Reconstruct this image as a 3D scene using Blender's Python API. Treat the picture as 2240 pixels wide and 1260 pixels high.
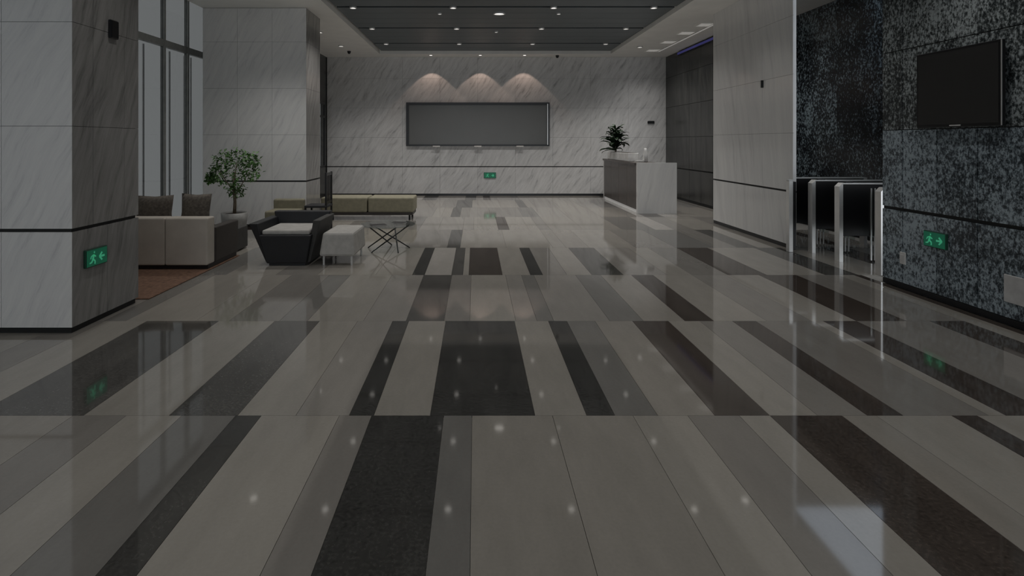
import bpy, bmesh, math, random
from mathutils import Vector, Matrix
for o in list(bpy.data.objects): bpy.data.objects.remove(o)
S = bpy.context.scene
C = S.collection
PI = math.pi
# ------------------------------------------------------------------ camera, world, exposure
cd = bpy.data.cameras.new('camera'); cam = bpy.data.objects.new('camera', cd); C.objects.link(cam)
cam.location = (0, 0, 1.6); cam.rotation_euler = (PI/2, 0, 0)
cd.sensor_width = 36; cd.lens = 36*1200/2240
cd.shift_x = 80/2240; cd.shift_y = -320/2240; cd.clip_start = .05
S.camera = cam
W = bpy.data.worlds.new('overcast'); S.world = W; W.use_nodes = True
bg = W.node_tree.nodes['Background']; bg.inputs[0].default_value = (.90, .95, 1.0, 1); bg.inputs[1].default_value = 2.8
vs = S.view_settings; vs.view_transform = 'Standard'; vs.look = 'None'; vs.gamma = 1; vs.use_curve_mapping = False
vs.exposure = -1.02
DL = 90.0          # watts of one downlight
PANE = .332         # tint of the glazing
SKYPANEL = 1.35

# ------------------------------------------------------------------ helpers
def tag(o, label=None, cat=None, group=None, kind=None):
    if label: o['label'] = label
    if cat: o['category'] = cat
    if group: o['group'] = group
    if kind: o['kind'] = kind
    return o
def empty(name, loc, label=None, cat=None, group=None, rz=0, kind=None):
    o = bpy.data.objects.new(name, None); C.objects.link(o); o.location = loc; o.rotation_euler = (0, 0, rz)
    o.empty_display_size = .1
    return tag(o, label, cat, group, kind)
class MB:
    def __init__(s): s.bm = bmesh.new()
    def box(s, lo, hi, bevel=0, seg=1, rot=None, piv=None):
        lo, hi = Vector(lo), Vector(hi); c = (lo+hi)/2; d = hi-lo
        t = bmesh.new(); bmesh.ops.create_cube(t, size=1)
        for v in t.verts: v.co = Vector((v.co.x*d.x, v.co.y*d.y, v.co.z*d.z))
        if bevel: bmesh.ops.bevel(t, geom=list(t.edges), offset=min(bevel, min(d)*.49), segments=seg, profile=.5, affect='EDGES')
        if rot is not None:
            for v in t.verts: v.co = rot @ v.co
        for v in t.verts: v.co += c
        s.join(t); return s
    def join(s, t):
        m = bpy.data.meshes.new('t'); t.to_mesh(m); t.free(); s.bm.from_mesh(m); bpy.data.meshes.remove(m)
    def quads(s, vs_, fs):
        a = [s.bm.verts.new(v) for v in vs_]
        for f in fs: s.bm.faces.new([a[i] for i in f])
        return s
    def tube(s, pts, r, n=10, r2=None, cap=True):
        pts = [Vector(p) for p in pts]; rings = []
        for i, p in enumerate(pts):
            d = (pts[min(i+1, len(pts)-1)]-pts[max(i-1, 0)]).normalized()
            up = Vector((0, 0, 1)) if abs(d.z) < .9 else Vector((1, 0, 0))
            a = d.cross(up).normalized(); b = d.cross(a).normalized()
            rr = r if r2 is None else r+(r2-r)*i/(len(pts)-1)
            rings.append([s.bm.verts.new(p+a*math.cos(2*PI*k/n)*rr+b*math.sin(2*PI*k/n)*rr) for k in range(n)])
        for u, v in zip(rings, rings[1:]):
            for k in range(n): s.bm.faces.new((u[k], u[(k+1) % n], v[(k+1) % n], v[k]))
        if cap: s.bm.faces.new(rings[0]); s.bm.faces.new(rings[-1])
        return s
    def lathe(s, prof, c=(0, 0, 0), n=24):
        rings = []
        for r, z in prof:
            rings.append([s.bm.verts.new((c[0]+r*math.cos(2*PI*k/n), c[1]+r*math.sin(2*PI*k/n), c[2]+z)) for k in range(n)])
        for u, v in zip(rings, rings[1:]):
            for k in range(n): s.bm.faces.new((u[k], u[(k+1) % n], v[(k+1) % n], v[k]))
        s.bm.faces.new(rings[0]); s.bm.faces.new(rings[-1])
        return s
    def build(s, name, mat, parent=None, world=False, smooth=False):
        bmesh.ops.recalc_face_normals(s.bm, faces=s.bm.faces)
        if world and parent is not None:
            for v in s.bm.verts: v.co -= parent.location
        xs = [v.co for v in s.bm.verts]
        c = Vector([(min(p[i] for p in xs)+max(p[i] for p in xs))/2 for i in range(3)]); c.z = min(p.z for p in xs)
        for v in s.bm.verts: v.co -= c
        if smooth:
            for f in s.bm.faces: f.smooth = True
        me = bpy.data.meshes.new(name); s.bm.to_mesh(me); s.bm.free()
        if mat: me.materials.append(mat)
        o = bpy.data.objects.new(name, me); C.objects.link(o); o.location = c
        if parent is not None: o.parent = parent
        return o
def bx(name, lo, hi, mat, parent=None, bevel=0, seg=1, world=True, smooth=False, rot=None):
    return MB().box(lo, hi, bevel, seg, rot).build(name, mat, parent, world, smooth)
def sub(o, p):
    """move part o one level down, under part p of the same thing"""
    o.location = Vector(o.location)-Vector(p.location); o.parent = p
    return o
def dup(root, loc=None, rz=None, label=None, group=None):
    r = root.copy(); C.objects.link(r)
    if loc is not None: r.location = loc
    if rz is not None: r.rotation_euler = (0, 0, rz)
    if label: r['label'] = label
    if group: r['group'] = group
    for ch in list(root.children):
        c = ch.copy(); C.objects.link(c); c.parent = r
        for g in ch.children:
            d = g.copy(); C.objects.link(d); d.parent = c
    return r

# ------------------------------------------------------------------ materials
def nt(name):
    m = bpy.data.materials.new(name); m.use_nodes = True
    t = m.node_tree; b = t.nodes['Principled BSDF']
    return m, t, b
def lin(c):   # sRGB 0..1 to linear
    return tuple((x/12.92 if x <= .04045 else ((x+.055)/1.055)**2.4) for x in c)
def plain(name, col, rough=.5, metal=0, ior=1.5, noise=.12, scale=12, emit=0, ecol=None):
    m, t, b = nt(name)
    tc = t.nodes.new('ShaderNodeTexCoord'); n = t.nodes.new('ShaderNodeTexNoise'); n.inputs['Scale'].default_value = scale
    n.inputs['Detail'].default_value = 4
    t.links.new(tc.outputs['Object'], n.inputs['Vector'])
    r = t.nodes.new('ShaderNodeValToRGB'); r.color_ramp.elements[0].position = .3; r.color_ramp.elements[1].position = .7
    r.color_ramp.elements[0].color = (*[x*(1-noise) for x in col], 1); r.color_ramp.elements[1].color = (*[min(1, x*(1+noise)) for x in col], 1)
    t.links.new(n.outputs['Fac'], r.inputs['Fac']); t.links.new(r.outputs['Color'], b.inputs['Base Color'])
    b.inputs['Roughness'].default_value = rough; b.inputs['Metallic'].default_value = metal; b.inputs['IOR'].default_value = ior
    if emit:
        b.inputs['Emission Color'].default_value = (*(ecol or col), 1); b.inputs['Emission Strength'].default_value = emit
    return m
def wpos(t): return t.nodes.new('ShaderNodeNewGeometry').outputs['Position']
def math_(t, op, a, b=None):
    n = t.nodes.new('ShaderNodeMath'); n.operation = op
    for i, v in enumerate((a, b)):
        if v is None: continue
        if isinstance(v, (int, float)): n.inputs[i].default_value = v
        else: t.links.new(v, n.inputs[i])
    return n.outputs[0]
def marble(name, light, mid, dark, ang=58, rough=.12, across=7., along=.7, ior=1.5):
    """stone with long diagonal grey veins; u runs along the wall, z up"""
    m, t, b = nt(name)
    sp = t.nodes.new('ShaderNodeSeparateXYZ'); t.links.new(wpos(t), sp.inputs[0])
    u = math_(t, 'ADD', sp.outputs[0], math_(t, 'MULTIPLY', sp.outputs[1], 1.0)); z = sp.outputs[2]
    wn = t.nodes.new('ShaderNodeTexNoise'); wn.inputs['Scale'].default_value = .9; wn.inputs['Detail'].default_value = 3
    t.links.new(wpos(t), wn.inputs['Vector'])
    warp = math_(t, 'MULTIPLY', math_(t, 'SUBTRACT', wn.outputs['Fac'], .5), .32)
    a = math.radians(ang); ca, sa = math.cos(a), math.sin(a)
    p = math_(t, 'ADD', math_(t, 'SUBTRACT', math_(t, 'MULTIPLY', u, sa), math_(t, 'MULTIPLY', z, ca)), warp)
    q = math_(t, 'ADD', math_(t, 'MULTIPLY', u, ca), math_(t, 'MULTIPLY', z, sa))
    cv = t.nodes.new('ShaderNodeCombineXYZ'); t.links.new(math_(t, 'MULTIPLY', p, across), cv.inputs[0]); t.links.new(math_(t, 'MULTIPLY', q, along), cv.inputs[1])
    n1 = t.nodes.new('ShaderNodeTexNoise'); n1.inputs['Scale'].default_value = 1; n1.inputs['Detail'].default_value = 6; n1.inputs['Roughness'].default_value = .72
    t.links.new(cv.outputs[0], n1.inputs['Vector'])
    r = t.nodes.new('ShaderNodeValToRGB'); e = r.color_ramp.elements
    e[0].position = .30; e[0].color = (*dark, 1); e[1].position = .62; e[1].color = (*light, 1)
    x = e.new(.44); x.color = (*mid, 1)
    t.links.new(n1.outputs['Fac'], r.inputs['Fac']); t.links.new(r.outputs['Color'], b.inputs['Base Color'])
    b.inputs['Roughness'].default_value = rough; b.inputs['IOR'].default_value = ior
    return m
def granite(name, c0, c1, c2, scale=34, rough=.22, bias=.0):
    m, t, b = nt(name)
    mp = t.nodes.new('ShaderNodeMapping'); t.links.new(wpos(t), mp.inputs[0]); mp.inputs['Scale'].default_value = (1, 1, .72)
    n1 = t.nodes.new('ShaderNodeTexNoise'); n1.inputs['Scale'].default_value = scale; n1.inputs['Detail'].default_value = 5; n1.inputs['Roughness'].default_value = .72
    n2 = t.nodes.new('ShaderNodeTexNoise'); n2.inputs['Scale'].default_value = 3.2; n2.inputs['Detail'].default_value = 5
    t.links.new(mp.outputs[0], n1.inputs['Vector']); t.links.new(mp.outputs[0], n2.inputs['Vector'])
    oi = t.nodes.new('ShaderNodeObjectInfo')
    f = math_(t, 'ADD', math_(t, 'ADD', n1.outputs['Fac'], math_(t, 'MULTIPLY', math_(t, 'SUBTRACT', oi.outputs['Random'], .5), .07)), math_(t, 'MULTIPLY', math_(t, 'SUBTRACT', n2.outputs['Fac'], .5+bias), .28))
    r = t.nodes.new('ShaderNodeValToRGB'); e = r.color_ramp.elements
    e[0].position = .44; e[0].color = (*c0, 1); e[1].position = .63; e[1].color = (*c2, 1); x = e.new(.53); x.color = (*c1, 1)
    t.links.new(f, r.inputs['Fac']); t.links.new(r.outputs['Color'], b.inputs['Base Color'])
    b.inputs['Roughness'].default_value = rough
    return m
def stone_tile(name, col, var=.12, rough=.055, speck=0):
    m, t, b = nt(name)
    oi = t.nodes.new('ShaderNodeObjectInfo')
    mp = t.nodes.new('ShaderNodeMapping'); t.links.new(wpos(t), mp.inputs[0]); mp.inputs['Scale'].default_value = (3, .8, 3)
    n = t.nodes.new('ShaderNodeTexNoise'); n.inputs['Scale'].default_value = 2.2; n.inputs['Detail'].default_value = 6; n.inputs['Roughness'].default_value = .65
    t.links.new(mp.outputs[0], n.inputs['Vector'])
    f = n.outputs['Fac']
    f2 = t.nodes.new('ShaderNodeTexNoise'); f2.inputs['Scale'].default_value = 60; f2.inputs['Detail'].default_value = 2
    t.links.new(wpos(t), f2.inputs['Vector'])
    s1 = math_(t, 'ADD', math_(t, 'MULTIPLY', math_(t, 'SUBTRACT', f, .5), var*4), 1)
    s2 = math_(t, 'ADD', math_(t, 'MULTIPLY', math_(t, 'SUBTRACT', f2.outputs['Fac'], .5), speck), s1)
    s3 = math_(t, 'ADD', math_(t, 'MULTIPLY', math_(t, 'SUBTRACT', oi.outputs['Random'], .5), .10), s2)
    mx = t.nodes.new('ShaderNodeVectorMath'); mx.operation = 'SCALE'; mx.inputs[0].default_value = col
    t.links.new(s3, mx.inputs['Scale']); t.links.new(mx.outputs[0], b.inputs['Base Color'])
    b.inputs['Roughness'].default_value = rough; b.inputs['IOR'].default_value = 2.0
    return m

M = {}
M['marble'] = marble('white_veined_marble', (.82, .82, .81), (.76, .76, .76), (.60, .60, .61), ang=62, across=12, along=1.2)
M['marble_grey'] = marble('grey_veined_marble', (.72, .72, .72), (.60, .60, .60), (.34, .34, .35), ang=57, across=10, along=1.5, rough=.38)
M['marble_shade'] = marble('shaded_white_marble', (.32, .315, .305), (.25, .245, .24), (.13, .128, .124), ang=72, across=14, along=1.1, rough=.18)  # white marble darkened: shade on the pillar sides put into the colour
M['marble_soft'] = marble('pale_soft_marble', (.80, .80, .79), (.73, .73, .73), (.60, .60, .60), ang=80, across=5, along=.35)
M['granite'] = granite('blue_grey_granite', (.022, .030, .038), (.11, .138, .158), (.35, .42, .47), scale=36, rough=.22, bias=-.18)
M['granite_up'] = granite('grey_speckled_granite', (.016, .020, .022), (.085, .098, .100), (.34, .38, .39), scale=38, rough=.25, bias=-.12)
M['granite_dark'] = granite('dark_speckled_granite', (.010, .013, .016), (.035, .046, .056), (.36, .45, .50), scale=30, bias=-.04)
M['slate'] = marble('dark_veined_slate', (.050, .050, .046), (.026, .027, .026), (.010, .010, .010), ang=86, across=5, along=.8, rough=.25)
M['joint'] = plain('dark_joint', (.012, .013, .013), .6)
M['black'] = plain('black_plinth', (.012, .013, .015), .3)
M['white'] = plain('white_plaster', (.86, .855, .83), .7, noise=.03, scale=3)
M['slat'] = plain('charcoal_metal_board', (.102, .120, .130), .38, .0, noise=.06, scale=2)
M['chrome'] = plain('brushed_steel', (.78, .78, .77), .3, .65, noise=.04)
M['steel_frame'] = plain('grey_window_frame', (.34, .35, .34), .45, .1)
M['rim'] = plain('lamp_rim', (.6, .6, .6), .4, .2)
M['lens'] = plain('lamp_lens', (.9, .88, .84), .4, emit=3.0, ecol=(1, .96, .9))
M['lens_dim'] = plain('dim_lamp_lens', (.9, .88, .84), .4, emit=.30, ecol=(1, .97, .92))
M['screen'] = plain('dark_screen', (.016, .016, .016), .45, noise=.05)
M['bezel'] = plain('black_bezel', (.008, .008, .009), .3)
M['bronze'] = plain('brushed_bronze_panel', (.115, .113, .107), .3, .5, noise=.04, scale=1.2)
M['beige'] = plain('beige_leather', (.50, .46, .405), .55, noise=.08, scale=5)
M['darkside'] = plain('dark_brown_leather', (.045, .038, .034), .5)
M['taupe'] = plain('taupe_cloth', (.11, .095, .08), .85, noise=.35, scale=35)
M['charcoal'] = plain('charcoal_cloth', (.055, .054, .052), .8)
M['blackcloth'] = plain('black_leather', (.012, .013, .016), .5)
M['palecloth'] = plain('pale_grey_cloth', (.42, .41, .39), .8)
M['olive'] = plain('olive_beige_cloth', (.22, .205, .145), .8)
M['brownrug'] = plain('brown_carpet', (.17, .095, .062), .95, noise=.3, scale=25)
M['wood'] = plain('dark_walnut', (.060, .046, .040), .3, noise=.3, scale=4)
M['whitegloss'] = plain('white_gloss', (.70, .70, .69), .25)
M['ledstrip'] = plain('lit_white_plinth', (.8, .8, .78), .4, emit=.25, ecol=(1, .98, .95))
M['signhouse'] = plain('dark_green_sign_case', (.01, .06, .035), .4)
M['signface'] = plain('lit_green_sign_face', (.01, .16, .085), .4, emit=.20, ecol=(.02, .30, .16))
M['signfig'] = plain('lit_pale_green_figure', (.1, .6, .35), .4, emit=.32, ecol=(.10, .75, .42))
M['bluestrip'] = plain('blue_led_strip', (.05, .05, .18), .4, emit=.30, ecol=(.10, .10, .45))
M['leaf'] = plain('green_leaf', (.085, .19, .05), .5, noise=.6, scale=9)
M['leaf_dark'] = plain('dark_green_leaf', (.022, .045, .020), .45, noise=.5, scale=9)
M['bark'] = plain('grey_bark', (.20, .16, .12), .8, noise=.3, scale=30)
M['pot'] = plain('grey_pot', (.32, .32, .31), .5)
M['soil'] = plain('soil', (.03, .022, .015), .9)
M['skypanel'] = plain('backlit_blue_white_ceiling', (.7, .75, .8), .5, emit=SKYPANEL, ecol=(.72, .84, 1.0))
M['skin_grout'] = plain('grey_grout', (.30, .29, .27), .7)
# clear glass
def glass(name, tint, rough=0.0):
    m, t, b = nt(name)
    tr = t.nodes.new('ShaderNodeBsdfTransparent'); tr.inputs[0].default_value = (*tint, 1)
    gl = t.nodes.new('ShaderNodeBsdfGlossy'); gl.inputs['Roughness'].default_value = .02
    lw = t.nodes.new('ShaderNodeLayerWeight'); fr = math_(t, 'ADD', math_(t, 'MULTIPLY', math_(t, 'POWER', lw.outputs['Facing'], 5), .9), .03)
    mx = t.nodes.new('ShaderNodeMixShader'); t.links.new(fr, mx.inputs[0]); t.links.new(tr.outputs[0], mx.inputs[1]); t.links.new(gl.outputs[0], mx.inputs[2])
    t.links.new(mx.outputs[0], t.nodes['Material Output'].inputs[0]); return m
M['pane'] = glass('tinted_window_glass', (PANE, PANE, PANE*.98))
M['clear'] = glass('clear_glass', (.82, .86, .85))
M['smoke'] = glass('smoked_glass', (.10, .11, .11))
TC = {'b': (.32, .302, .27), 'B': (.29, .272, .243), 'l': (.27, .256, .234), 'g': (.235, .222, .203), 'm': (.19, .184, .172),
      'D': (.085, .082, .076), 'd': (.050, .049, .046), 'n': (.066, .054, .046), 'w': (.40, .38, .35)}
for k, c in TC.items():
    M['tile_'+k] = stone_tile('polished_stone_'+{'b': 'beige', 'B': 'sand', 'l': 'light_grey', 'g': 'taupe', 'm': 'grey', 'D': 'charcoal', 'd': 'black', 'n': 'dark_brown', 'w': 'cream'}[k],
                              c, var=.10 if k in 'bBlgmw' else .30, speck=.15 if k in 'bBlgmw' else 1.6)

ZC = 4.11; YB = 16.27; XR = 4.65; XL = -5.5
BAND = .86
# ------------------------------------------------------------------ floor
floor = bx('floor', (-6.2, -9, -.12), (7.2, YB+.3, -.012), M['skin_grout']); tag(floor, kind='structure')
R0 = [(-4.9, 'b'), (-4.5, 'D'), (-3.7, 'b'), (-3.3, 'l'), (-2.9, 'b'), (-2.35, 'B'), (-2.04, 'g'), (-1.715, 'b'), (-1.40, 'm'), (-1.25, 'd'), (-.795, 'b'), (-.606, 'g'),
      (-.185, 'd'), (-.02, 'm'), (.45, 'B'), (.92, 'B'), (1.24, 'b'), (1.54, 'g'), (1.72, 'b'), (2.14, 'n'), (2.34, 'B'), (2.78, 'b'), (2.93, 'n'), (3.5, 'b'), (3.9, 'l'), (4.05, 'n'), (4.63, 'b')]
R1 = [(-4.9, 'b'), (-4.3, 'm'), (-3.6, 'b'), (-3.3, 'g'), (-2.93, 'b'), (-2.29, 'D'), (-1.79, 'b'), (-1.39, 'D'), (-1.05, 'b'), (-.738, 'l'), (-.594, 'd'), (-.265, 'b'),
      (.348, 'd'), (.65, 'b'), (.815, 'd'), (1.065, 'm'), (1.40, 'B'), (1.72, 'n'), (2.0, 'b'), (2.29, 'l'), (2.50, 'n'), (3.0, 'g'), (3.10, 'b'), (3.40, 'n'), (4.05, 'g'), (4.36, 'n'), (4.54, 'b'), (4.63, 'n')]
R2 = [(-4.9, 'b'), (-4.1, 'b'), (-3.32, 'l'), (-3.12, 'm'), (-2.5, 'b'), (-2.2, 'B'), (-1.75, 'g'), (-1.5, 'm'), (-1.0, 'b'), (-.62, 'l'), (-.28, 'D'), (-.05, 'g'), (.36, 'b'), (.55, 'l'), (.70, 'm'),
      (1.2, 'l'), (1.5, 'm'), (1.87, 'B'), (2.13, 'n'), (2.6, 'b'), (3.0, 'l'), (3.40, 'b'), (3.85, 'n'), (4.35, 'g'), (4.54, 'b'), (4.63, 'n')]
R3 = [(-4.9, 'b'), (-4.2, 'l'), (-3.32, 'b'), (-3.0, 'm'), (-2.4, 'b'), (-1.9, 'g'), (-1.2, 'b'), (-.76, 'B'), (-.61, 'd'), (-.29, 'w'), (-.15, 'D'), (-.08, 'b'), (.325, 'n'), (.66, 'b'), (.81, 'd'), (1.1, 'l'),
      (1.4, 'b'), (1.78, 'D'), (2.3, 'l'), (2.6, 'b'), (3.03, 'g'), (3.5, 'n'), (4.2, 'b'), (4.6, 'D'), (5.2, 'b'), (5.6, 'n'), (6.37, 'b')]
random.seed(11)
def rrow(xr):
    x = -5.48; out = []; last = 'd'
    while x < xr-.2:
        w = random.choice((.2, .35, .45, .6, .7))
        k = random.choice('bbBlgwl' if last in 'dDnm' else 'bBlgmDn')
        if k in 'Dn': w = random.choice((.2, .3, .4))
        x = min(x+w, xr)
        if xr-x < .15: x = xr
        out.append((x, k)); last = k
    return out
y0 = -8.99; ys = [-5.5, -1.865, -.175, 1.515, 3.205, 4.895, 6.585, 8.275, 9.965, 11.655, 13.345, 15.035, YB-.02]
rows = [None, None, None, None, R0, R1, R2, R3, None, None, None, None, None]
wide = [(-3.9, 'b'), (-3.1, 'D'), (-1.9, 'b'), (-.9, 'g'), (.1, 'd'), (1.3, 'b'), (2.0, 'n'), (3.2, 'l'), (4.63, 'b')]
for i, y1 in enumerate(ys):
    xr = 4.63 if y1 < 6.3 else (6.37 if y1 < 11 else 5.63)
    row = rows[i] or (wide if i < 4 else rrow(xr))
    x = -5.48
    for (x1, k) in row:
        x1 = min(x1, xr)
        MB().box((x+.0012, y0+.0012, -.012), (x1-.0012, y1-.0012, 0)).build('floor_tile', M['tile_'+k], floor, True)
        x = x1
    y0 = y1

# ------------------------------------------------------------------ panelled walls
ZS = [.06, BAND-.012, BAND+.012, 1.73, 2.60, 3.47, ZC-.002]
ROWS = [(.06, BAND-.013), (BAND+.013, 1.73), (1.73, 2.60), (2.60, 3.47), (3.47, ZC)]
def clad(root, axis, pos, sgn, us, mat, name='marble_panel', rows=ROWS, us_low=None, t=.02, g=.0035):
    """panels on a plane: axis 'x' means plane x=pos facing sgn, u runs along y"""
    for j, (z0, z1) in enumerate(rows):
        uu = us_low if (us_low and j == 0) else us
        for a, b in zip(uu, uu[1:]):
            if axis == 'x':
                lo, hi = (min(pos, pos-sgn*t), a+g/2, z0+g/2), (max(pos, pos-sgn*t), b-g/2, z1-g/2)
            else:
                lo, hi = (a+g/2, min(pos, pos-sgn*t), z0+g/2), (b-g/2, max(pos, pos-sgn*t), z1-g/2)
            MB().box(lo, hi).build(name, mat, root, True)
def frange(a, b, n): return [a+(b-a)*i/n for i in range(n+1)]
wb = bx('wall_back', (-4.6, YB+.02, 0), (6.0, YB+.3, 4.6), M['joint']); tag(wb, kind='structure')
clad(wb, 'y', YB, -1, frange(-4.4, 5.65, 9), M['marble_grey'])
bx('skirting', (-4.4, YB+.004, 0), (5.65, YB+.02, .058), M['black'], wb)
# near right granite wall
wr = bx('wall_right', (XR+.02, -9, 0), (XR+.20, 6.27, 4.6), M['joint']); tag(wr, kind='structure')
clad(wr, 'x', XR, -1, [-8.98, -6.5, -4.6, -2.91, -2.02, -1.13, -.24, .65, 1.54, 2.43, 3.32, 4.19, 4.64, 5.08, 5.53, 5.97, 6.268], M['granite'], 'granite_panel', rows=ROWS[:2], g=.009)
clad(wr, 'x', XR, -1, [-8.98, -6.5, -4.6, -2.91, -2.02, -1.13, -.24, .65, 1.54, 2.43, 3.32, 4.19, 5.08, 5.97, 6.268], M['granite_up'], 'granite_panel', rows=ROWS[2:], g=.009)
bx('skirting', (XR+.004, -8.98, 0), (XR+.02, 6.268, .058), M['black'], wr)
# wall behind the gates
wg = bx('wall_gates', (6.41, 6.0, 0), (6.6, 11.6, 4.6), M['joint']); tag(wg, kind='structure')
clad(wg, 'x', 6.39, -1, [6.0, 7.0, 7.9, 8.8, 9.7, 10.6, 11.5], M['granite_dark'], 'granite_panel')
# wall beside the reception
we = bx('wall_reception', (5.67, 11.5, 0), (5.9, YB, 4.6), M['joint']); tag(we, kind='structure')
clad(we, 'x', 5.65, -1, [11.55, 12.3, 13.05, 13.75, 14.5, 15.4, YB-.01], M['slate'], 'slate_panel', g=.008)
bx('wall_return', (5.9, 11.5, 0), (6.39, 11.6, ZC), M['slate']).__setitem__('kind', 'structure')
# free standing marble wall
wm = bx('wall_marble', (4.705, 8.11, 0), (4.735, 10.80, ZC), M['joint']); tag(wm, kind='structure')
clad(wm, 'x', 4.69, -1, [8.10, 8.97, 9.86, 10.82], M['marble_soft'], t=.014)
for (a, b) in ((8.10, 8.109), (10.801, 10.82)):
    for z0, z1 in ROWS: bx('marble_edge', (4.705, a, z0), (4.738, b, z1), M['marble_soft'], wm)
bx('skirting', (4.694, 8.105, 0), (4.704, 10.81, .058), M['black'], wm)
bx('door_stop_pin', (4.655, 8.93, 2.48), (4.69, 8.955, 2.60), M['black'], wm)
# left wall beyond the big pillar, with a narrow window
wl = MB().box((-4.50, 11.25, 0), (-4.42, 15.20, 4.6)).box((-4.50, 16.12, 0), (-4.42, YB, 4.6)).box((-4.50, 15.20, 0), (-4.42, 16.12, .85)).box((-4.50, 15.20, 2.75), (-4.42, 16.12, 4.6))\
    .build('wall_left', M['slate']); tag(wl, kind='structure')
w2 = empty('window_2', (-4.52, 15.5, .85), kind='structure')
MB().box((-4.46, 15.20, .85), (-4.41, 15.24, 2.75)).box((-4.46, 16.06, .85), (-4.41, 16.12, 2.75)).box((-4.46, 15.24, .85), (-4.41, 16.06, .91)).box((-4.46, 15.24, 2.69), (-4.41, 16.06, 2.75)).box((-4.46, 15.24, 2.30), (-4.41, 16.06, 2.36))\
    .build('window_frame', M['black'], w2, True)
bx('pane', (-4.435, 15.24, .91), (-4.430, 16.06, 2.69), M['pane'], w2)
bx('wall_left_return', (XL-.05, 11.25, 0), (-4.50, 11.4, 4.6), M['white']).__setitem__('kind', 'structure')
# ------------------------------------------------------------------ window wall
win = empty('window_1', (XL, 5, 0), kind='structure')
mull = [-8.95, -8, -7, -6, -5, -4, -3, -2.0, -1.0, 0, 1.0, 2.0, 3.0, 4.0, 5.0, 6.0, 7.0, 8.0, 8.85, 9.68, 10.47, 11.22]
for a in mull: bx('mullion', (XL-.05, a-.025, 0), (XL+.03, a+.025, 4.6), M['steel_frame'], win, .006)
for a, b in zip(mull, mull[1:]):
    bx('transom', (XL-.05, a+.025, 3.28), (XL+.02, b-.025, 3.40), M['steel_frame'], win)
    bx('sill', (XL-.08, a+.035, 0), (XL+.06, b-.035, .09), M['steel_frame'], win)
    bx('pane', (XL-.01, a+.025, .09), (XL, b-.025, 3.28), M['pane'], win)
    bx('pane', (XL-.01, a+.025, 3.40), (XL, b-.025, 4.6), M['pane'], win)
    if a > 7:
        for f in (.33, .66):
            y = a+(b-a)*f; bx('outer_fin', (XL-.20, y-.012, 0), (XL-.18, y+.012, 3.28), M['rim'], win)

# ------------------------------------------------------------------ ceiling
PX0, PX1, PY1 = -2.74, 3.87, 15.70
ceil = MB().box((-5.12, -9, ZC), (PX0, YB+.3, ZC+.16)).box((PX1, -9, ZC), (6.6, YB+.3, ZC+.16)).box((PX0, PY1, ZC), (PX1, YB+.3, ZC+.16))\
    .box((-5.12, -9, ZC+.16), (-5.02, 11.25, 4.62)).build('ceiling', M['white']); tag(ceil, kind='structure')
bx('ceiling_backing', (-5.8, -9, 4.62), (6.8, YB+.3, 4.75), M['joint'], ceil)
joints = [10.58-1.96*9+1.96*k for k in range(13)]      # dark gaps between board groups
jy = [j for j in joints if j < 15]+[15.66]
prev = joints[0]-1.96
for j in jy:
    a, b = prev+.05, (j-.05 if j < 15.5 else 15.69)
    n = 4 if b-a > 1.4 else max(1, int(round((b-a)/.46)))
    for k in range(n):
        c0 = a+(b-a)*k/n; c1 = a+(b-a)*(k+1)/n
        MB().box((PX0+.05, c0+.004, 4.20), (PX1-.012, c1-.004, 4.225)).build('ceiling_board', M['slat'], ceil, True)
    prev = j
bx('recess_back', (PX0, -9, 4.29), (PX1, PY1, 4.33), M['joint'], ceil)

# ------------------------------------------------------------------ pillars
def pillar(label, x0, x1, y0_, y1_, front, side, usf, uss, uss_low=None, usf_low=None):
    r = empty('pillar', ((x0+x1)/2, (y0_+y1_)/2, 0), label, 'pillar')
    bx('core', (x0+.02, y0_+.02, .0), (x1-.02, y1_-.02, ZC-.003), M['joint'], r)
    rows_ = [(.05, BAND-.013), (BAND+.013, 1.73), (1.73, 2.60), (2.60, 3.47), (3.47, ZC-.004)]
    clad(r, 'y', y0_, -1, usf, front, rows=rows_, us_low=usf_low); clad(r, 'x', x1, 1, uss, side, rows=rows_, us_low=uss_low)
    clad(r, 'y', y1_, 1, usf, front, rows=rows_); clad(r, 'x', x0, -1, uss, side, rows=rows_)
    return r
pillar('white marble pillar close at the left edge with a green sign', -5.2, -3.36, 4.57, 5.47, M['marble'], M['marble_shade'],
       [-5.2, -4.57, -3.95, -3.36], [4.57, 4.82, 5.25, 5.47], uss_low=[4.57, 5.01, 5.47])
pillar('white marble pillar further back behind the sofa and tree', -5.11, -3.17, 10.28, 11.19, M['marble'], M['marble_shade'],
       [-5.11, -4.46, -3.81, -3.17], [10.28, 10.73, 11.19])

# ------------------------------------------------------------------ lamps
def downlight(x, y, z, label, group, watts=DL, r=.055, col=(1, .965, .925), spot=True, name='downlight', size=1.95):
    t = empty(name, (x, y, z-.028), label, 'ceiling lamp', group)
    rm = MB().lathe([(r*1.25, .028), (r*1.25, 0), (r, 0), (r, .024), (r*.2, .026), (r*.2, .028)], n=20); rm = rm.build('rim', M['rim'], t)
    sub(MB().lathe([(r*.97, .019), (r*.97, .0235)], n=20).build('lens', M['lens'], t), rm)
    if spot and watts:
        watts = watts*(.45 if (x > 3 and 7 < y < 12) else 1)*(.62 if y < 3 else .8 if y < 7.5 else (2.2 if x < -3 else 1.3) if y < 10 else 2.15)
        l = bpy.data.lights.new('lamp', 'SPOT'); l.energy = watts; l.spot_size = size; l.spot_blend = 1; l.shadow_soft_size = .07; l.color = col
        o = bpy.data.objects.new('lamp_light', l); C.objects.link(o); o.parent = t; o.location = (0, 0, -.03)
    return t
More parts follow.
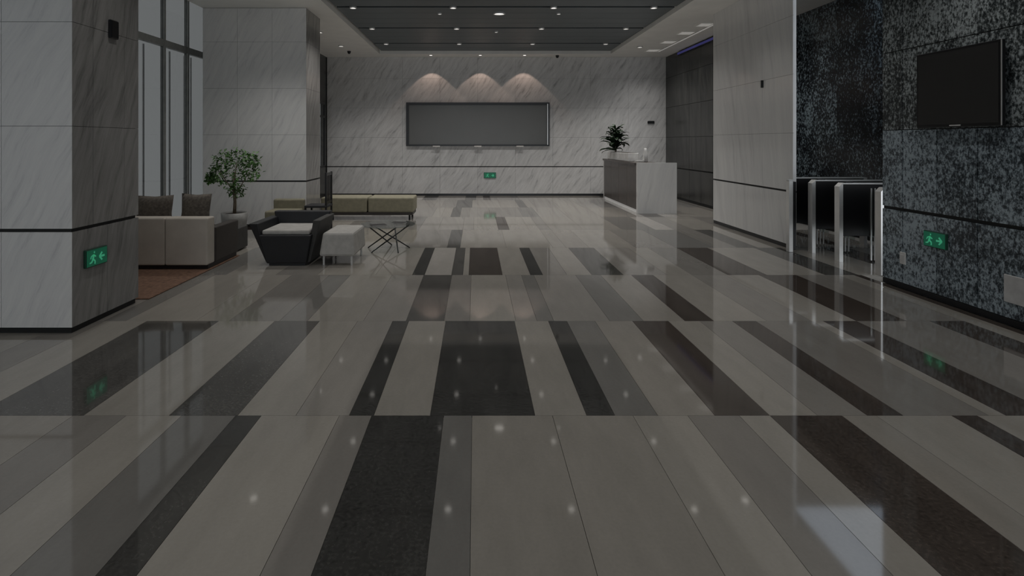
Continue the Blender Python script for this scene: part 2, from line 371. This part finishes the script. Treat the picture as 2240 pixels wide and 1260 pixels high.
for k, j in enumerate([j for j in joints if -1.5 < j < 15]):
    for x in (-2.36, -.43, 1.51, 3.44):
        # lamp sits in the dark gap on a small bracket
        inview = j > 10
        row = {10.58: 'nearest', 12.54: 'second', 14.5: 'farthest'}.get(round(j, 2), 'unseen nearer')
        side = {-2.36: 'leftmost', -.43: 'second from left', 1.51: 'third from left', 3.44: 'rightmost'}[x]
        t = downlight(x, j, 4.20, 'small downlight in the %s dark ceiling gap in view, %s' % (row, side) if inview else 'small downlight, %s, in the %s ceiling gap out of frame, mirrored in floor' % (side, ('farthest', 'second', 'third', 'fourth', 'fifth', 'sixth')[int(round((8.62-j)/1.96))]),
                      'downlights in the dark ceiling gaps')
        bx('bracket', (-.06, -.049, .0281), (.06, .049, .05), M['joint'], t, world=False)
for (x, y, lab) in ((-.72, 11.07, 'faint downlight on charcoal ceiling board, left of the bright oval one'), (1.68, 11.07, 'faint downlight on charcoal ceiling board, right of the bright oval one'), (.49, 12.9, 'tiny bright downlight on ceiling board behind the oval lamp')):
    downlight(x, y, 4.199, lab, 'downlights on the charcoal boards', 0, .035)
t = downlight(.48, 11.07, 4.199, 'bright oval lamp in middle of the charcoal boarded ceiling', 'downlights on the charcoal boards', 60, .10)
t.scale = (1, .8, 1)
for (x, y, lab) in ((-3.5, 14.3, 'downlight in white ceiling left of boards near back wall'), (-3.55, 12.5, 'downlight in white ceiling beside the further marble pillar'), (-3.54, 8.75, 'downlight in white ceiling between the two pillars, out of frame'),
                    (-3.54, 6.6, 'downlight in white ceiling near the left pillar, out of frame'), (-3.54, 2.5, 'downlight in white ceiling nearer than the left pillar'),
                    (4.33, 14.45, 'round downlight in white ceiling right of boards near back wall'), (4.28, 8.7, 'downlight in white ceiling above the marble wall, out of frame'), (4.2, 4.8, 'downlight in white ceiling before the granite wall'), (4.2, 1.5, 'downlight in white ceiling near the camera at right'), (5.5, 10.3, 'downlight over the entry gates close to the dark granite wall')):
    downlight(x, y, ZC, lab, 'downlights in the white ceiling', 0 if 8 < y < 9 and x > 0 else DL*.7, .06)
for i, (x, y) in enumerate(((4.87, 15.06), (4.86, 13.8), (4.86, 12.65), (4.93, 11.75))):
    t = empty('square_ceiling_lamp', (x, y, ZC-.012), ('farthest', 'second farthest', 'second nearest', 'nearest')[i]+' square lamp along the white ceiling above the reception', 'ceiling lamp', 'square lamps above the reception')
    MB().box((-.17, -.17, 0), (-.15, .17, .012)).box((.15, -.17, 0), (.17, .17, .012)).box((-.15, -.17, 0), (.15, -.15, .012)).box((-.15, .15, 0), (.15, .17, .012)).build('rim', M['white'], t)
    bx('lens', (-.15, -.15, .002), (.15, .15, .01), M['lens_dim'], t, world=False)
    l = bpy.data.lights.new('lamp', 'SPOT'); l.energy = DL*1.2; l.spot_size = 2.3; l.spot_blend = 1; l.shadow_soft_size = .08; l.color = (1, .965, .925)
    o = bpy.data.objects.new('lamp_light', l); C.objects.link(o); o.parent = t; o.location = (0, 0, -.03)
# linear light between them
t = empty('linear_ceiling_lamp', (5.07, 13.3, ZC-.02), 'long thin white light strip along the ceiling above the reception desk', 'ceiling lamp')
bx('housing', (-.03, -1.9, 0), (.03, 1.9, .02), M['rim'], t, world=False); bx('diffuser', (-.022, -1.88, -.004), (.022, 1.88, 0), M['lens_dim'], t, world=False)
# three wall washers above the bronze panel
for x, w in ((-1.29, 'left'), (.14, 'middle'), (1.42, 'right')):
    t = empty('wall_washer', (x, 15.86, ZC-.012), '%s warm lamp washing the back wall above the bronze panel' % w, 'ceiling lamp', 'wall washers above the bronze panel')
    MB().lathe([(.06, .012), (.06, 0), (.045, 0), (.045, .012)], n=20).build('rim', M['rim'], t)
    MB().lathe([(.044, -.001), (.044, .003)], n=20).build('lens', M['lens'], t)
    l = bpy.data.lights.new('lamp', 'SPOT'); l.energy = 30; l.spot_size = 1.50; l.spot_blend = .12; l.shadow_soft_size = .02; l.color = (1, .72, .58)
    o = bpy.data.objects.new('lamp_light', l); C.objects.link(o); o.parent = t; o.location = (0, 0, -.02); o.rotation_euler = (0, 0, 0)
# backlit ceiling over the gates
t = empty('backlit_ceiling_panel', (5.6, 7.45, ZC-.03), 'large backlit bluish white ceiling panel over the entry gates', 'ceiling lamp')
MB().box((-.70, -1.14, 0), (-.66, 1.12, .03)).box((.70, -1.14, 0), (.74, 1.12, .03)).box((-.66, -1.14, 0), (.70, -1.10, .03)).box((-.66, 1.08, 0), (.70, 1.12, .03)).build('frame', M['white'], t)
bx('diffuser', (-.66, -1.10, .002), (.70, 1.08, .02), M['skypanel'], t, world=False)
# small ceiling and wall gadgets
def dome(loc, label, name='dome_camera'):
    t = empty(name, loc, label, 'camera')
    MB().lathe([(.05, .08), (.05, .05), (.045, .05)], n=16).build('mount', M['black'], t)
    MB().lathe([(.044, .05), (.042, .03), (.028, .010), (.008, 0.0)], n=16).build('lens_dome', M['bezel'], t, smooth=True)
dome((-3.5, 15.2, ZC-.08), 'small black dome camera on the white ceiling at left near back wall')
dome((2.38, 15.95, ZC-.08), 'small black dome camera at ceiling edge over back wall, right of bronze panel')
t = empty('wall_plate', (5.2, YB, 2.14), 'small dark oblong plate on back wall above the reception plant', 'plate')
bx('cover', (-.10, -.04, 0), (.10, 0, .07), M['black'], t, .008, world=False); bx('lip', (-.09, -.05, .06), (.09, -.04, .075), M['bezel'], t, world=False)
t = empty('wall_speaker', (-3.36, 5.07, 2.55), 'black oblong box high on the shaded side of the left pillar', 'speaker')
bx('case', (0, -.055, 0), (.03, .055, .17), M['black'], t, .006, world=False); bx('grille', (.03, -.045, .01), (.034, .045, .16), M['bezel'], t, world=False)

# ------------------------------------------------------------------ exit signs
def exit_sign(loc, rz, w, h, label, arrow=1):
    """face looks to local -y, centre bottom at loc"""
    t = empty('exit_sign', loc, label, 'sign', None, rz)
    bx('case', (-w/2, -.025, 0), (w/2, 0, h), M['signhouse'], t, .004, world=False)
    f = bx('face', (-w/2+.008, -.028, .008), (w/2-.008, -.025, h-.008), M['signface'], t, world=False)
    m = MB(); s = h; y = -.031; cx = -.18*w
    def bar(a, b, th):
        a, b = Vector(a), Vector(b); d = (b-a).normalized(); n = Vector((-d.y, d.x))*th/2
        q = [(a+n), (b+n), (b-n), (a-n)]
        vs_ = [(cx+p.x*s, y, p.y*s) for p in q]+[(cx+p.x*s, y+.003, p.y*s) for p in q]
        m.quads(vs_, [(0, 1, 2, 3), (7, 6, 5, 4), (0, 4, 5, 1), (1, 5, 6, 2), (2, 6, 7, 3), (3, 7, 4, 0)])
    bar((.02, .68), (-.06, .42), .13); bar((-.06, .44), (.12, .30), .09); bar((.12, .30), (.10, .14), .08)
    bar((-.06, .42), (-.16, .26), .09); bar((-.16, .26), (-.32, .24), .08); bar((.02, .66), (.18, .54), .07); bar((0, .66), (-.18, .60), .07); bar((-.18, .60), (-.24, .46), .06)
    bar((.02, .80), (.09, .80), .11)
    sub(m.build('running_figure', M['signfig'], t), f)
    m = MB(); cx = .22*w
    a = arrow
    bar((-.20*a, .48), (.12*a, .48), .12); bar((.0*a, .70), (.22*a, .48), .10); bar((.0*a, .26), (.22*a, .48), .10)
    sub(m.build('arrow', M['signfig'], t), f)
    return t
exit_sign((-3.36, 4.835, .51), PI/2, .27, .155, 'green running man exit sign low on the shaded side of left pillar', -1)
exit_sign((.43, YB, .52), 0, .36, .17, 'green running man exit sign low on the back wall under bronze panel')
exit_sign((XR, 5.53, .53), -PI/2, .27, .16, 'green running man exit sign low on the granite wall')
# things on the granite wall
t = empty('wall_socket', (XR, 5.96, .27), 'small white socket plate low on granite wall below the green sign', 'socket')
bx('plate', (-.012, -.04, 0), (0, .04, .13), M['whitegloss'], t, .003, world=False); bx('insert', (-.016, -.025, .03), (-.012, .025, .10), M['rim'], t, world=False)
t = empty('reflection_patch', (XR, 4.68, .20), 'pale square patch imitating a reflection near the foot of granite wall at right edge', 'plate')
bx('plate', (-.010, -.14, 0), (0, .14, .24), M['rim'], t, .003, world=False)  # pale sheet added to imitate a reflection in the polished granite
t = empty('television', (XR, 5.22, 1.74), 'black flat television hung on the blue grey granite wall', 'television')
rt = Matrix.Rotation(math.radians(-1.5), 3, 'Y')
tvc = bx('case', (-.085, -.46, 0), (-.045, .46, .755), M['bezel'], t, .006, world=False)
bx('screen', (-.088, -.435, .03), (-.085, .435, .73), M['screen'], t, world=False)
bx('edge_trim', (-.0875, -.462, .004), (-.080, -.456, .751), M['chrome'], t, world=False)
bx('wall_bracket', (-.045, -.2, .2), (-.001, .2, .55), M['black'], t, world=False)
sub(bx('badge', (-.09, -.06, .010), (-.086, .06, .022), M['rim'], t, world=False), tvc)

# ------------------------------------------------------------------ bronze panel on back wall
t = empty('wall_panel', (.07, YB, 1.47), 'wide bronze grey panel in a dark frame on the back marble wall', 'panel')
MB().box((-2.12, -.07, 0), (-2.04, 0, 1.29)).box((2.04, -.07, 0), (2.12, 0, 1.29)).box((-2.04, -.07, 0), (2.04, 0, .05)).box((-2.04, -.07, 1.21), (2.04, 0, 1.29)).build('frame', M['black'], t)
bx('metal_sheet', (-2.04, -.03, .05), (2.04, 0, 1.21), M['bronze'], t, world=False)
bx('edge_strip', (2.05, -.074, .04), (2.075, -.07, 1.25), M['chrome'], t, world=False)  # thin steel strip along the right side of the frame
for x in (-1.22, .0, 1.24): bx('ledge_light_spot', (x-.11, -.12, -.03), (x+.11, -.07, .01), M['whitegloss'], t, .008, world=False)  # white blocks stand in for lamplight caught on the lower ledge

# blue strip over the reception wall
t = empty('led_strip', (5.62, 13.9, ZC-.12), 'dark blue glowing strip along the top of the slate wall', 'light strip')
bx('channel', (-.03, -1.3, 0), (.03, 1.3, .08), M['black'], t, world=False); bx('diffuser', (-.035, -1.28, .012), (-.03, 1.28, .068), M['bluestrip'], t, world=False)

# ------------------------------------------------------------------ reception desk
t = empty('reception_desk', (4.05, 13.8, 0), 'long dark walnut reception desk with pale marble end and lit plinth', 'desk')
def P(n, lo, hi, m, bv=0): return bx(n, lo, hi, m, t, bv)
P('end_panel', (3.60, 12.20, 0), (4.48, 12.28, 1.13), M['marble_soft'])
P('end_panel', (3.60, 15.36, 0), (4.48, 15.44, 1.13), M['marble_soft'])
P('plinth', (3.63, 12.28, 0), (3.72, 15.36, .07), M['ledstrip'])
for a, b in zip(frange(12.28, 15.36, 4), frange(12.28, 15.36, 4)[1:]):
    P('front_panel', (3.605, a+.004, .08), (3.64, b-.004, 1.08), M['wood'])
P('carcass', (3.64, 12.28, .07), (4.10, 15.36, 1.06), M['darkside'])
P('transaction_top', (3.56, 12.28, 1.08), (4.10, 15.36, 1.13), M['wood'], .004)
P('work_top', (4.10, 12.28, .72), (4.46, 15.36, .76), M['wood'])
pl = empty('desk_planter', (3.74, 14.0, 1.13), 'long white planter box on the reception desk under the plant', 'planter')
bx('box', (-.13, -1.0, 0), (.13, 1.0, .20), M['whitegloss'], pl, .008, world=False)
bx('soil', (-.11, -.98, .19), (.11, .98, .205), M['soil'], pl, world=False)
# palm-like plant with separate leaves
pt = empty('desk_plant', (3.66, 14.35, 1.336), 'dark green bushy plant rising from the white desk planter', 'plant')
MB().tube([(0, 0, 0), (.01, 0, .2), (-.01, .01, .62)], .018, 8, .010).tube([(.04, .1, 0), (.06, .1, .3)], .012, 8, .008).build('stem', M['bark'], pt)
def leaf_mesh(L, Wd, droop, n=6):
    vs_, fs = [], []
    for i in range(n+1):
        s = i/n; w = Wd*math.sin(PI*min(1, s*.92+.06))**.7; x = L*s*math.cos(droop*s); z = L*s*.75*(1-s*droop)
        vs_ += [(x, -w, z+.25*w), (x, 0, z), (x, w, z+.25*w)]
    for i in range(n):
        a = i*3; fs += [(a, a+3, a+4, a+1), (a+1, a+4, a+5, a+2)]
    me = bpy.data.meshes.new('leaf'); me.from_pydata(vs_, [], fs); me.materials.append(M['leaf_dark']); return me
random.seed(5)
lm = [leaf_mesh(.46, .065, .8), leaf_mesh(.38, .075, 1.0), leaf_mesh(.52, .055, .7)]
for k in range(84):
    o = bpy.data.objects.new('leaf', random.choice(lm)); C.objects.link(o); o.parent = pt
    h = random.uniform(.02, .62); o.location = (random.uniform(-.04, .04), random.uniform(-.06, .06), h)
    o.rotation_euler = (random.uniform(-.3, .3), random.uniform(-.5, .45), random.uniform(0, 2*PI)); o.scale = (1, 1, 1) if h < .35 else (.7,)*3
t = empty('white_vase', (3.95, 12.75, 1.13), 'slim white bottle vase on the near end of the reception desk', 'vase')
MB().lathe([(.045, 0), (.055, .02), (.055, .2), (.03, .26), (.03, .32)], n=20).build('body', M['whitegloss'], t, smooth=True)
t = empty('paper_stack', (3.82, 12.8, 1.13), 'low stack of pale papers beside the white vase on the desk', 'papers')
for k in range(3): bx('sheet_pad', (-.08+.005*k, -.12, .012*k), (.08, .12, .012*k+.011), M['whitegloss'], t, world=False)

# ------------------------------------------------------------------ entry gates
def gate(y, label):
    g = empty('entry_gate', (4.85, y, 0), label, 'turnstile', 'entry gates beside the granite wall')
    MB().quads([(0, -.05, 0), (.05, -.05, 0), (.05, .05, 0), (0, .05, 0), (0, -.05, 1.0), (.05, -.05, 1.05), (.05, .05, 1.05), (0, .05, 1.0)],
               [(0, 1, 2, 3), (4, 7, 6, 5), (0, 4, 5, 1), (1, 5, 6, 2), (2, 6, 7, 3), (3, 7, 4, 0)]).build('end_post', M['chrome'], g)
    bx('side_body', (.05, -.042, .34), (1.15, .042, 1.03), M['bezel'], g, .004, world=False)
    bx('top_cap', (.05, -.05, 1.03), (1.15, .05, 1.05), M['chrome'], g, .003, world=False)
    bx('end_post', (1.15, -.05, 0), (1.20, .05, 1.05), M['chrome'], g, world=False)
    bx('reader', (.10, -.03, 1.05), (.20, .03, 1.065), M['bezel'], g, world=False)
    for x in (.42, .47, .52): bx('pivot_rod', (x-.008, -.062, .02), (x+.008, -.046, .98), M['chrome'], g, world=False)
    bx('glass_wing', (.46, -.26, .22), (.475, -.062, .95), M['clear'], g, .003, world=False)
    return g
g0 = gate(6.61, 'nearest steel entry gate post, against the end of granite wall')
for y, l in ((7.36, 'second entry gate from the granite wall, with slanted steel top'), (7.95, 'third entry gate from the granite wall'), (8.52, 'farthest entry gate, beside the white marble wall')):
    dup(g0, (4.85, y, 0), label=l)

p = empty('guide_post', (4.57, 7.98, 0), 'slim steel post standing against the near end of the white marble wall', 'post')
bx('steel_post', (-.03, -.04, 0), (.03, .04, 1.03), M['chrome'], p, .004, world=False); bx('cap', (-.03, -.04, 1.03), (.03, .04, 1.05), M['rim'], p, .004, world=False)
bx('dark_side', (.03, -.035, .04), (.075, .035, 1.02), M['bezel'], p, world=False)
# ------------------------------------------------------------------ lounge
rug = bx('rug', (-5.2, 5.56, 0), (-3.31, 7.70, .012), M['brownrug'], None, .004); tag(rug, 'brown carpet under the beige sofa beside the left pillar', 'rug')
Z = .012
t = empty('sofa', (-4.2, 7.25, Z), 'beige leather sofa seen from behind with dark base', 'sofa')
bx('plinth', (-.92, -.40, 0), (.86, .42, .05), M['black'], t, world=False)
for a, b in ((-.95, -.21), (-.205, .34), (.345, .87)): bx('back_panel', (a, -.44, .05), (b, -.24, .64), M['beige'], t, .02, 3, world=False)
bx('arm', (.76, -.24, .05), (.88, .44, .50), M['darkside'], t, .02, 3, world=False)
bx('arm', (-.95, -.24, .05), (-.80, .44, .50), M['beige'], t, .02, 3, world=False)
for a, b in ((-.80, -.02), (-.02, .76)): bx('seat_cushion', (a, -.24, .05), (b, .43, .42), M['beige'], t, .035, 3, world=False)
def pillow(loc, w, h, mat, label, rz=0, rx=.25, group='throw pillows on the sofa'):
    m = MB(); n = 10; vs_ = []
    for sgn in (1, -1):
        for i in range(n+1):
            for j in range(n+1):
                u, v = i/n*2-1, j/n*2-1
                th = .075*(max(0, (1-u**4)*(1-v**4)))**.5
                k = 1-.08*(1-abs(u*v))
                vs_.append((u*w/2*k, sgn*th, h/2+v*h/2*k))
    fs = []
    for s in (0, 1):
        o_ = s*(n+1)**2
        for i in range(n):
            for j in range(n):
                a = o_+i*(n+1)+j; q = (a, a+1, a+n+2, a+n+1); fs.append(q if s else q[::-1])
    m.quads(vs_, fs); bmesh.ops.remove_doubles(m.bm, verts=m.bm.verts, dist=1e-4)
    o = m.build('throw_pillow', mat, None, smooth=True); o.location = loc; o.rotation_euler = (rx, 0, rz)
    return tag(o, label, 'pillow', group)
pillow((-4.20, 7.16, .44), .46, .46, M['taupe'], 'taupe throw pillow standing left on the beige sofa', .15, -.1)
pillow((-3.69, 7.20, .44), .42, .48, M['taupe'], 'taupe throw pillow standing right on the beige sofa', -.1, -.12)
t = empty('coffee_table', (-3.75, 8.02, 0), 'low dark grey block table behind the beige sofa', 'table')
bx('body', (-.55, -.27, .02), (.30, .30, .34), M['charcoal'], t, .012, 2, world=False); bx('foot', (-.5, -.22, 0), (.25, .25, .02), M['black'], t, world=False)
tr = empty('serving_tray', (-3.62, 7.86, .34), 'small white tray on the dark block table', 'tray')
bx('base', (-.13, -.09, 0), (.13, .09, .008), M['whitegloss'], tr, world=False)
MB().box((-.13, -.09, .008), (.13, -.082, .03)).box((-.13, .082, .008), (.13, .09, .03)).box((-.13, -.082, .008), (-.122, .082, .03)).box((.122, -.082, .008), (.13, .082, .03)).build('rim', M['whitegloss'], tr)
# black tub armchair facing the camera
t = empty('tub_chair', (-2.45, 7.42, 0), 'black tapered tub armchair with pale seat cushion', 'armchair')
def taper(x0, x1, X0, X1, y0_, y1_, Y0, Y1, z0, z1, name, mat, bevel=.015):
    m = MB(); m.quads([(x0, y0_, z0), (x1, y0_, z0), (x1, y1_, z0), (x0, y1_, z0), (X0, Y0, z1), (X1, Y0, z1), (X1, Y1, z1), (X0, Y1, z1)],
                      [(3, 2, 1, 0), (4, 5, 6, 7), (0, 1, 5, 4), (1, 2, 6, 5), (2, 3, 7, 6), (3, 0, 4, 7)])
    bmesh.ops.bevel(m.bm, geom=list(m.bm.edges), offset=bevel, segments=2, profile=.5, affect='EDGES')
    return m.build(name, mat, t)
taper(-.24, .27, -.34, .34, -.36, .30, -.39, .36, .03, .40, 'seat_base', M['blackcloth'])
taper(-.30, .31, -.30, .31, -.36, .28, -.36, .28, .40, .46, 'seat_cushion', M['palecloth'], .02)
taper(-.27, -.23, -.46, -.34, -.30, .36, -.39, .42, .03, .55, 'arm', M['blackcloth'])
taper(.26, .30, .34, .44, -.30, .36, -.30, .42, .03, .58, 'arm', M['charcoal'])
taper(-.26, .28, -.40, .40, .26, .36, .34, .46, .03, .62, 'backrest', M['blackcloth'])
bx('foot_plate', (-.22, -.32, 0), (.25, .30, .03), M['black'], t, world=False)
# pale ottoman
t = empty('ottoman', (-1.80, 7.42, 0), 'pale grey upholstered ottoman on thin legs beside black chair', 'ottoman')
taper(-.22, .24, -.18, .22, -.35, .38, -.31, .38, .12, .42, 'cushion', M['palecloth'], .03)
for x in (-.17, .19):
    for y in (-.29, .32): MB().tube([(x, y, 0), (x, y, .125)], .014, 8).build('leg', M['whitegloss'], t)
# glass coffee table with crossed black legs
t = empty('glass_table', (-1.30, 8.15, 0), 'round glass coffee table with crossed black metal legs', 'table')
MB().lathe([(.40, .37), (.405, .376), (.40, .382)], n=40).build('glass_top', M['clear'], t, smooth=False)
for k in range(5):
    a = 2*PI*k/5+.3
    MB().tube([(.33*math.cos(a), .33*math.sin(a), .008), (.33*math.cos(a+2.4), .33*math.sin(a+2.4), .366)], .010, 8).build('leg', M['bezel'], t)
for (x, y, w, h, rz, lab) in ((-1.42, 8.02, .22, .16, .4, 'dark magazine lying left on the round glass table'), (-1.15, 8.25, .2, .15, -.3, 'dark magazine lying right on the round glass table')):
    m = empty('magazine', (x, y, .382), lab, 'magazine', 'magazines on the glass table', rz)
    bx('cover', (-w/2, -h/2, 0), (w/2, h/2, .006), M['bezel'], m, world=False); bx('pages', (-w/2+.004, -h/2-.001, .0015), (w/2+.001, h/2+.001, .0045), M['whitegloss'], m, world=False)
# low olive bench
t = empty('lounge_bench', (-2.2, 11.5, 0), 'long low olive beige lounge bench before the back wall', 'bench')
bx('seat_cushion', (-.95, -.33, .16), (-.01, .33, .46), M['olive'], t, .03, 3, world=False); bx('seat_cushion', (.01, -.33, .16), (.94, .33, .46), M['olive'], t, .03, 3, world=False)
bx('seat_frame', (-.92, -.30, .10), (.92, .30, .16), M['darkside'], t, world=False)
for x in (-.85, .85):
    for y in (-.25, .25): MB().tube([(x, y, 0), (x, y, .10)], .02, 8).build('leg', M['black'], t)
# olive armchair by the far pillar
t = empty('armchair', (-3.32, 9.55, 0), 'small olive armchair beside the further marble pillar', 'armchair')
bx('seat_cushion', (-.26, -.25, .15), (.26, .22, .42), M['olive'], t, .03, 3, world=False)
bx('backrest', (-.27, .18, .15), (.27, .32, .58), M['olive'], t, .03, 3, world=False)
for x in (-.22, .22):
    for y in (-.2, .26): MB().tube([(x, y, 0), (x, y, .155)], .013, 8).build('leg', M['bezel'], t)
# black slatted high chair
t = empty('slatted_chair', (-2.80, 9.8, 0), 'tall black slatted chair right of the further marble pillar', 'chair')
bx('seat', (-.2, -.2, .44), (.2, .2, .48), M['blackcloth'], t, .01, 2, world=False)
for x in (-.18, .18):
    for y in (-.18, .18): bx('leg', (x-.015, y-.015, 0), (x+.015, y+.015, .44 if x < 0 else .44), M['bezel'], t, world=False)
for y in (-.18, .18): bx('back_post', (.165, y-.015, .48), (.195, y+.015, 1.06), M['bezel'], t, world=False)
for y in (-.09, 0, .09): bx('slat', (.172, y-.012, .52), (.188, y+.012, 1.0), M['bezel'], t, world=False)
for z in (.50, 1.0): bx('back_rail', (.17, -.165, z), (.19, .165, z+.05), M['bezel'], t, world=False)
# tree in a pot
t = empty('potted_tree', (-4.02, 9.15, 0), 'leafy green tree in a grey pot before the further pillar', 'plant')
MB().lathe([(.16, 0), (.20, .30), (.21, .42), (.18, .42), (.17, .38)], n=24).build('pot', M['pot'], t, smooth=True)
MB().lathe([(.165, .36), (.165, .40)], n=20).build('soil', M['soil'], t)
MB().tube([(0, 0, .38), (.01, 0, .6), (-.02, .01, .85), (.0, 0, 1.1)], .03, 10, .015).tube([(.01, 0, .7), (.2, .05, 1.05)], .012, 6, .006).tube([(0, 0, .75), (-.22, -.05, 1.1)], .012, 6, .006)\
    .tube([(0, 0, .9), (.1, -.15, 1.25)], .010, 6, .005).build('trunk', M['bark'], t, smooth=True)
random.seed(9)
vs_, fs = [], []
cl = [(-.28, .0, 1.08, .17), (.05, .0, 1.32, .20), (.28, .0, 1.08, .18), (-.05, -.1, .98, .2), (.15, .1, 1.15, .2), (-.2, 0, 1.3, .16), (.3, 0, 1.3, .13), (.05, 0, .78, .14), (-.4, 0, 1.0, .09)]
for k in range(950):
    c = random.choice(cl); v = Vector([random.gauss(0, 1) for _ in range(3)]).normalized()*c[3]*random.uniform(.5, 1.0)
    p = Vector(c[:3])+v
    R = Matrix.Rotation(random.uniform(0, 6.28), 3, 'Z') @ Matrix.Rotation(random.uniform(-1, 1), 3, 'Y') @ Matrix.Rotation(random.uniform(-.6, .6), 3, 'X')
    L = random.uniform(.05, .085); b0 = len(vs_)
    for q in ((0, 0, 0), (L*.5, -L*.28, .006), (L, 0, -.01), (L*.5, L*.28, .006), (L*.5, 0, -.004)): vs_.append(p+R @ Vector(q))
    fs += [(b0, b0+1, b0+4), (b0+1, b0+2, b0+4), (b0+2, b0+3, b0+4), (b0+3, b0, b0+4)]
m = MB(); m.quads(vs_, fs); o = m.build('foliage', M['leaf'], t); o['kind'] = 'stuff'
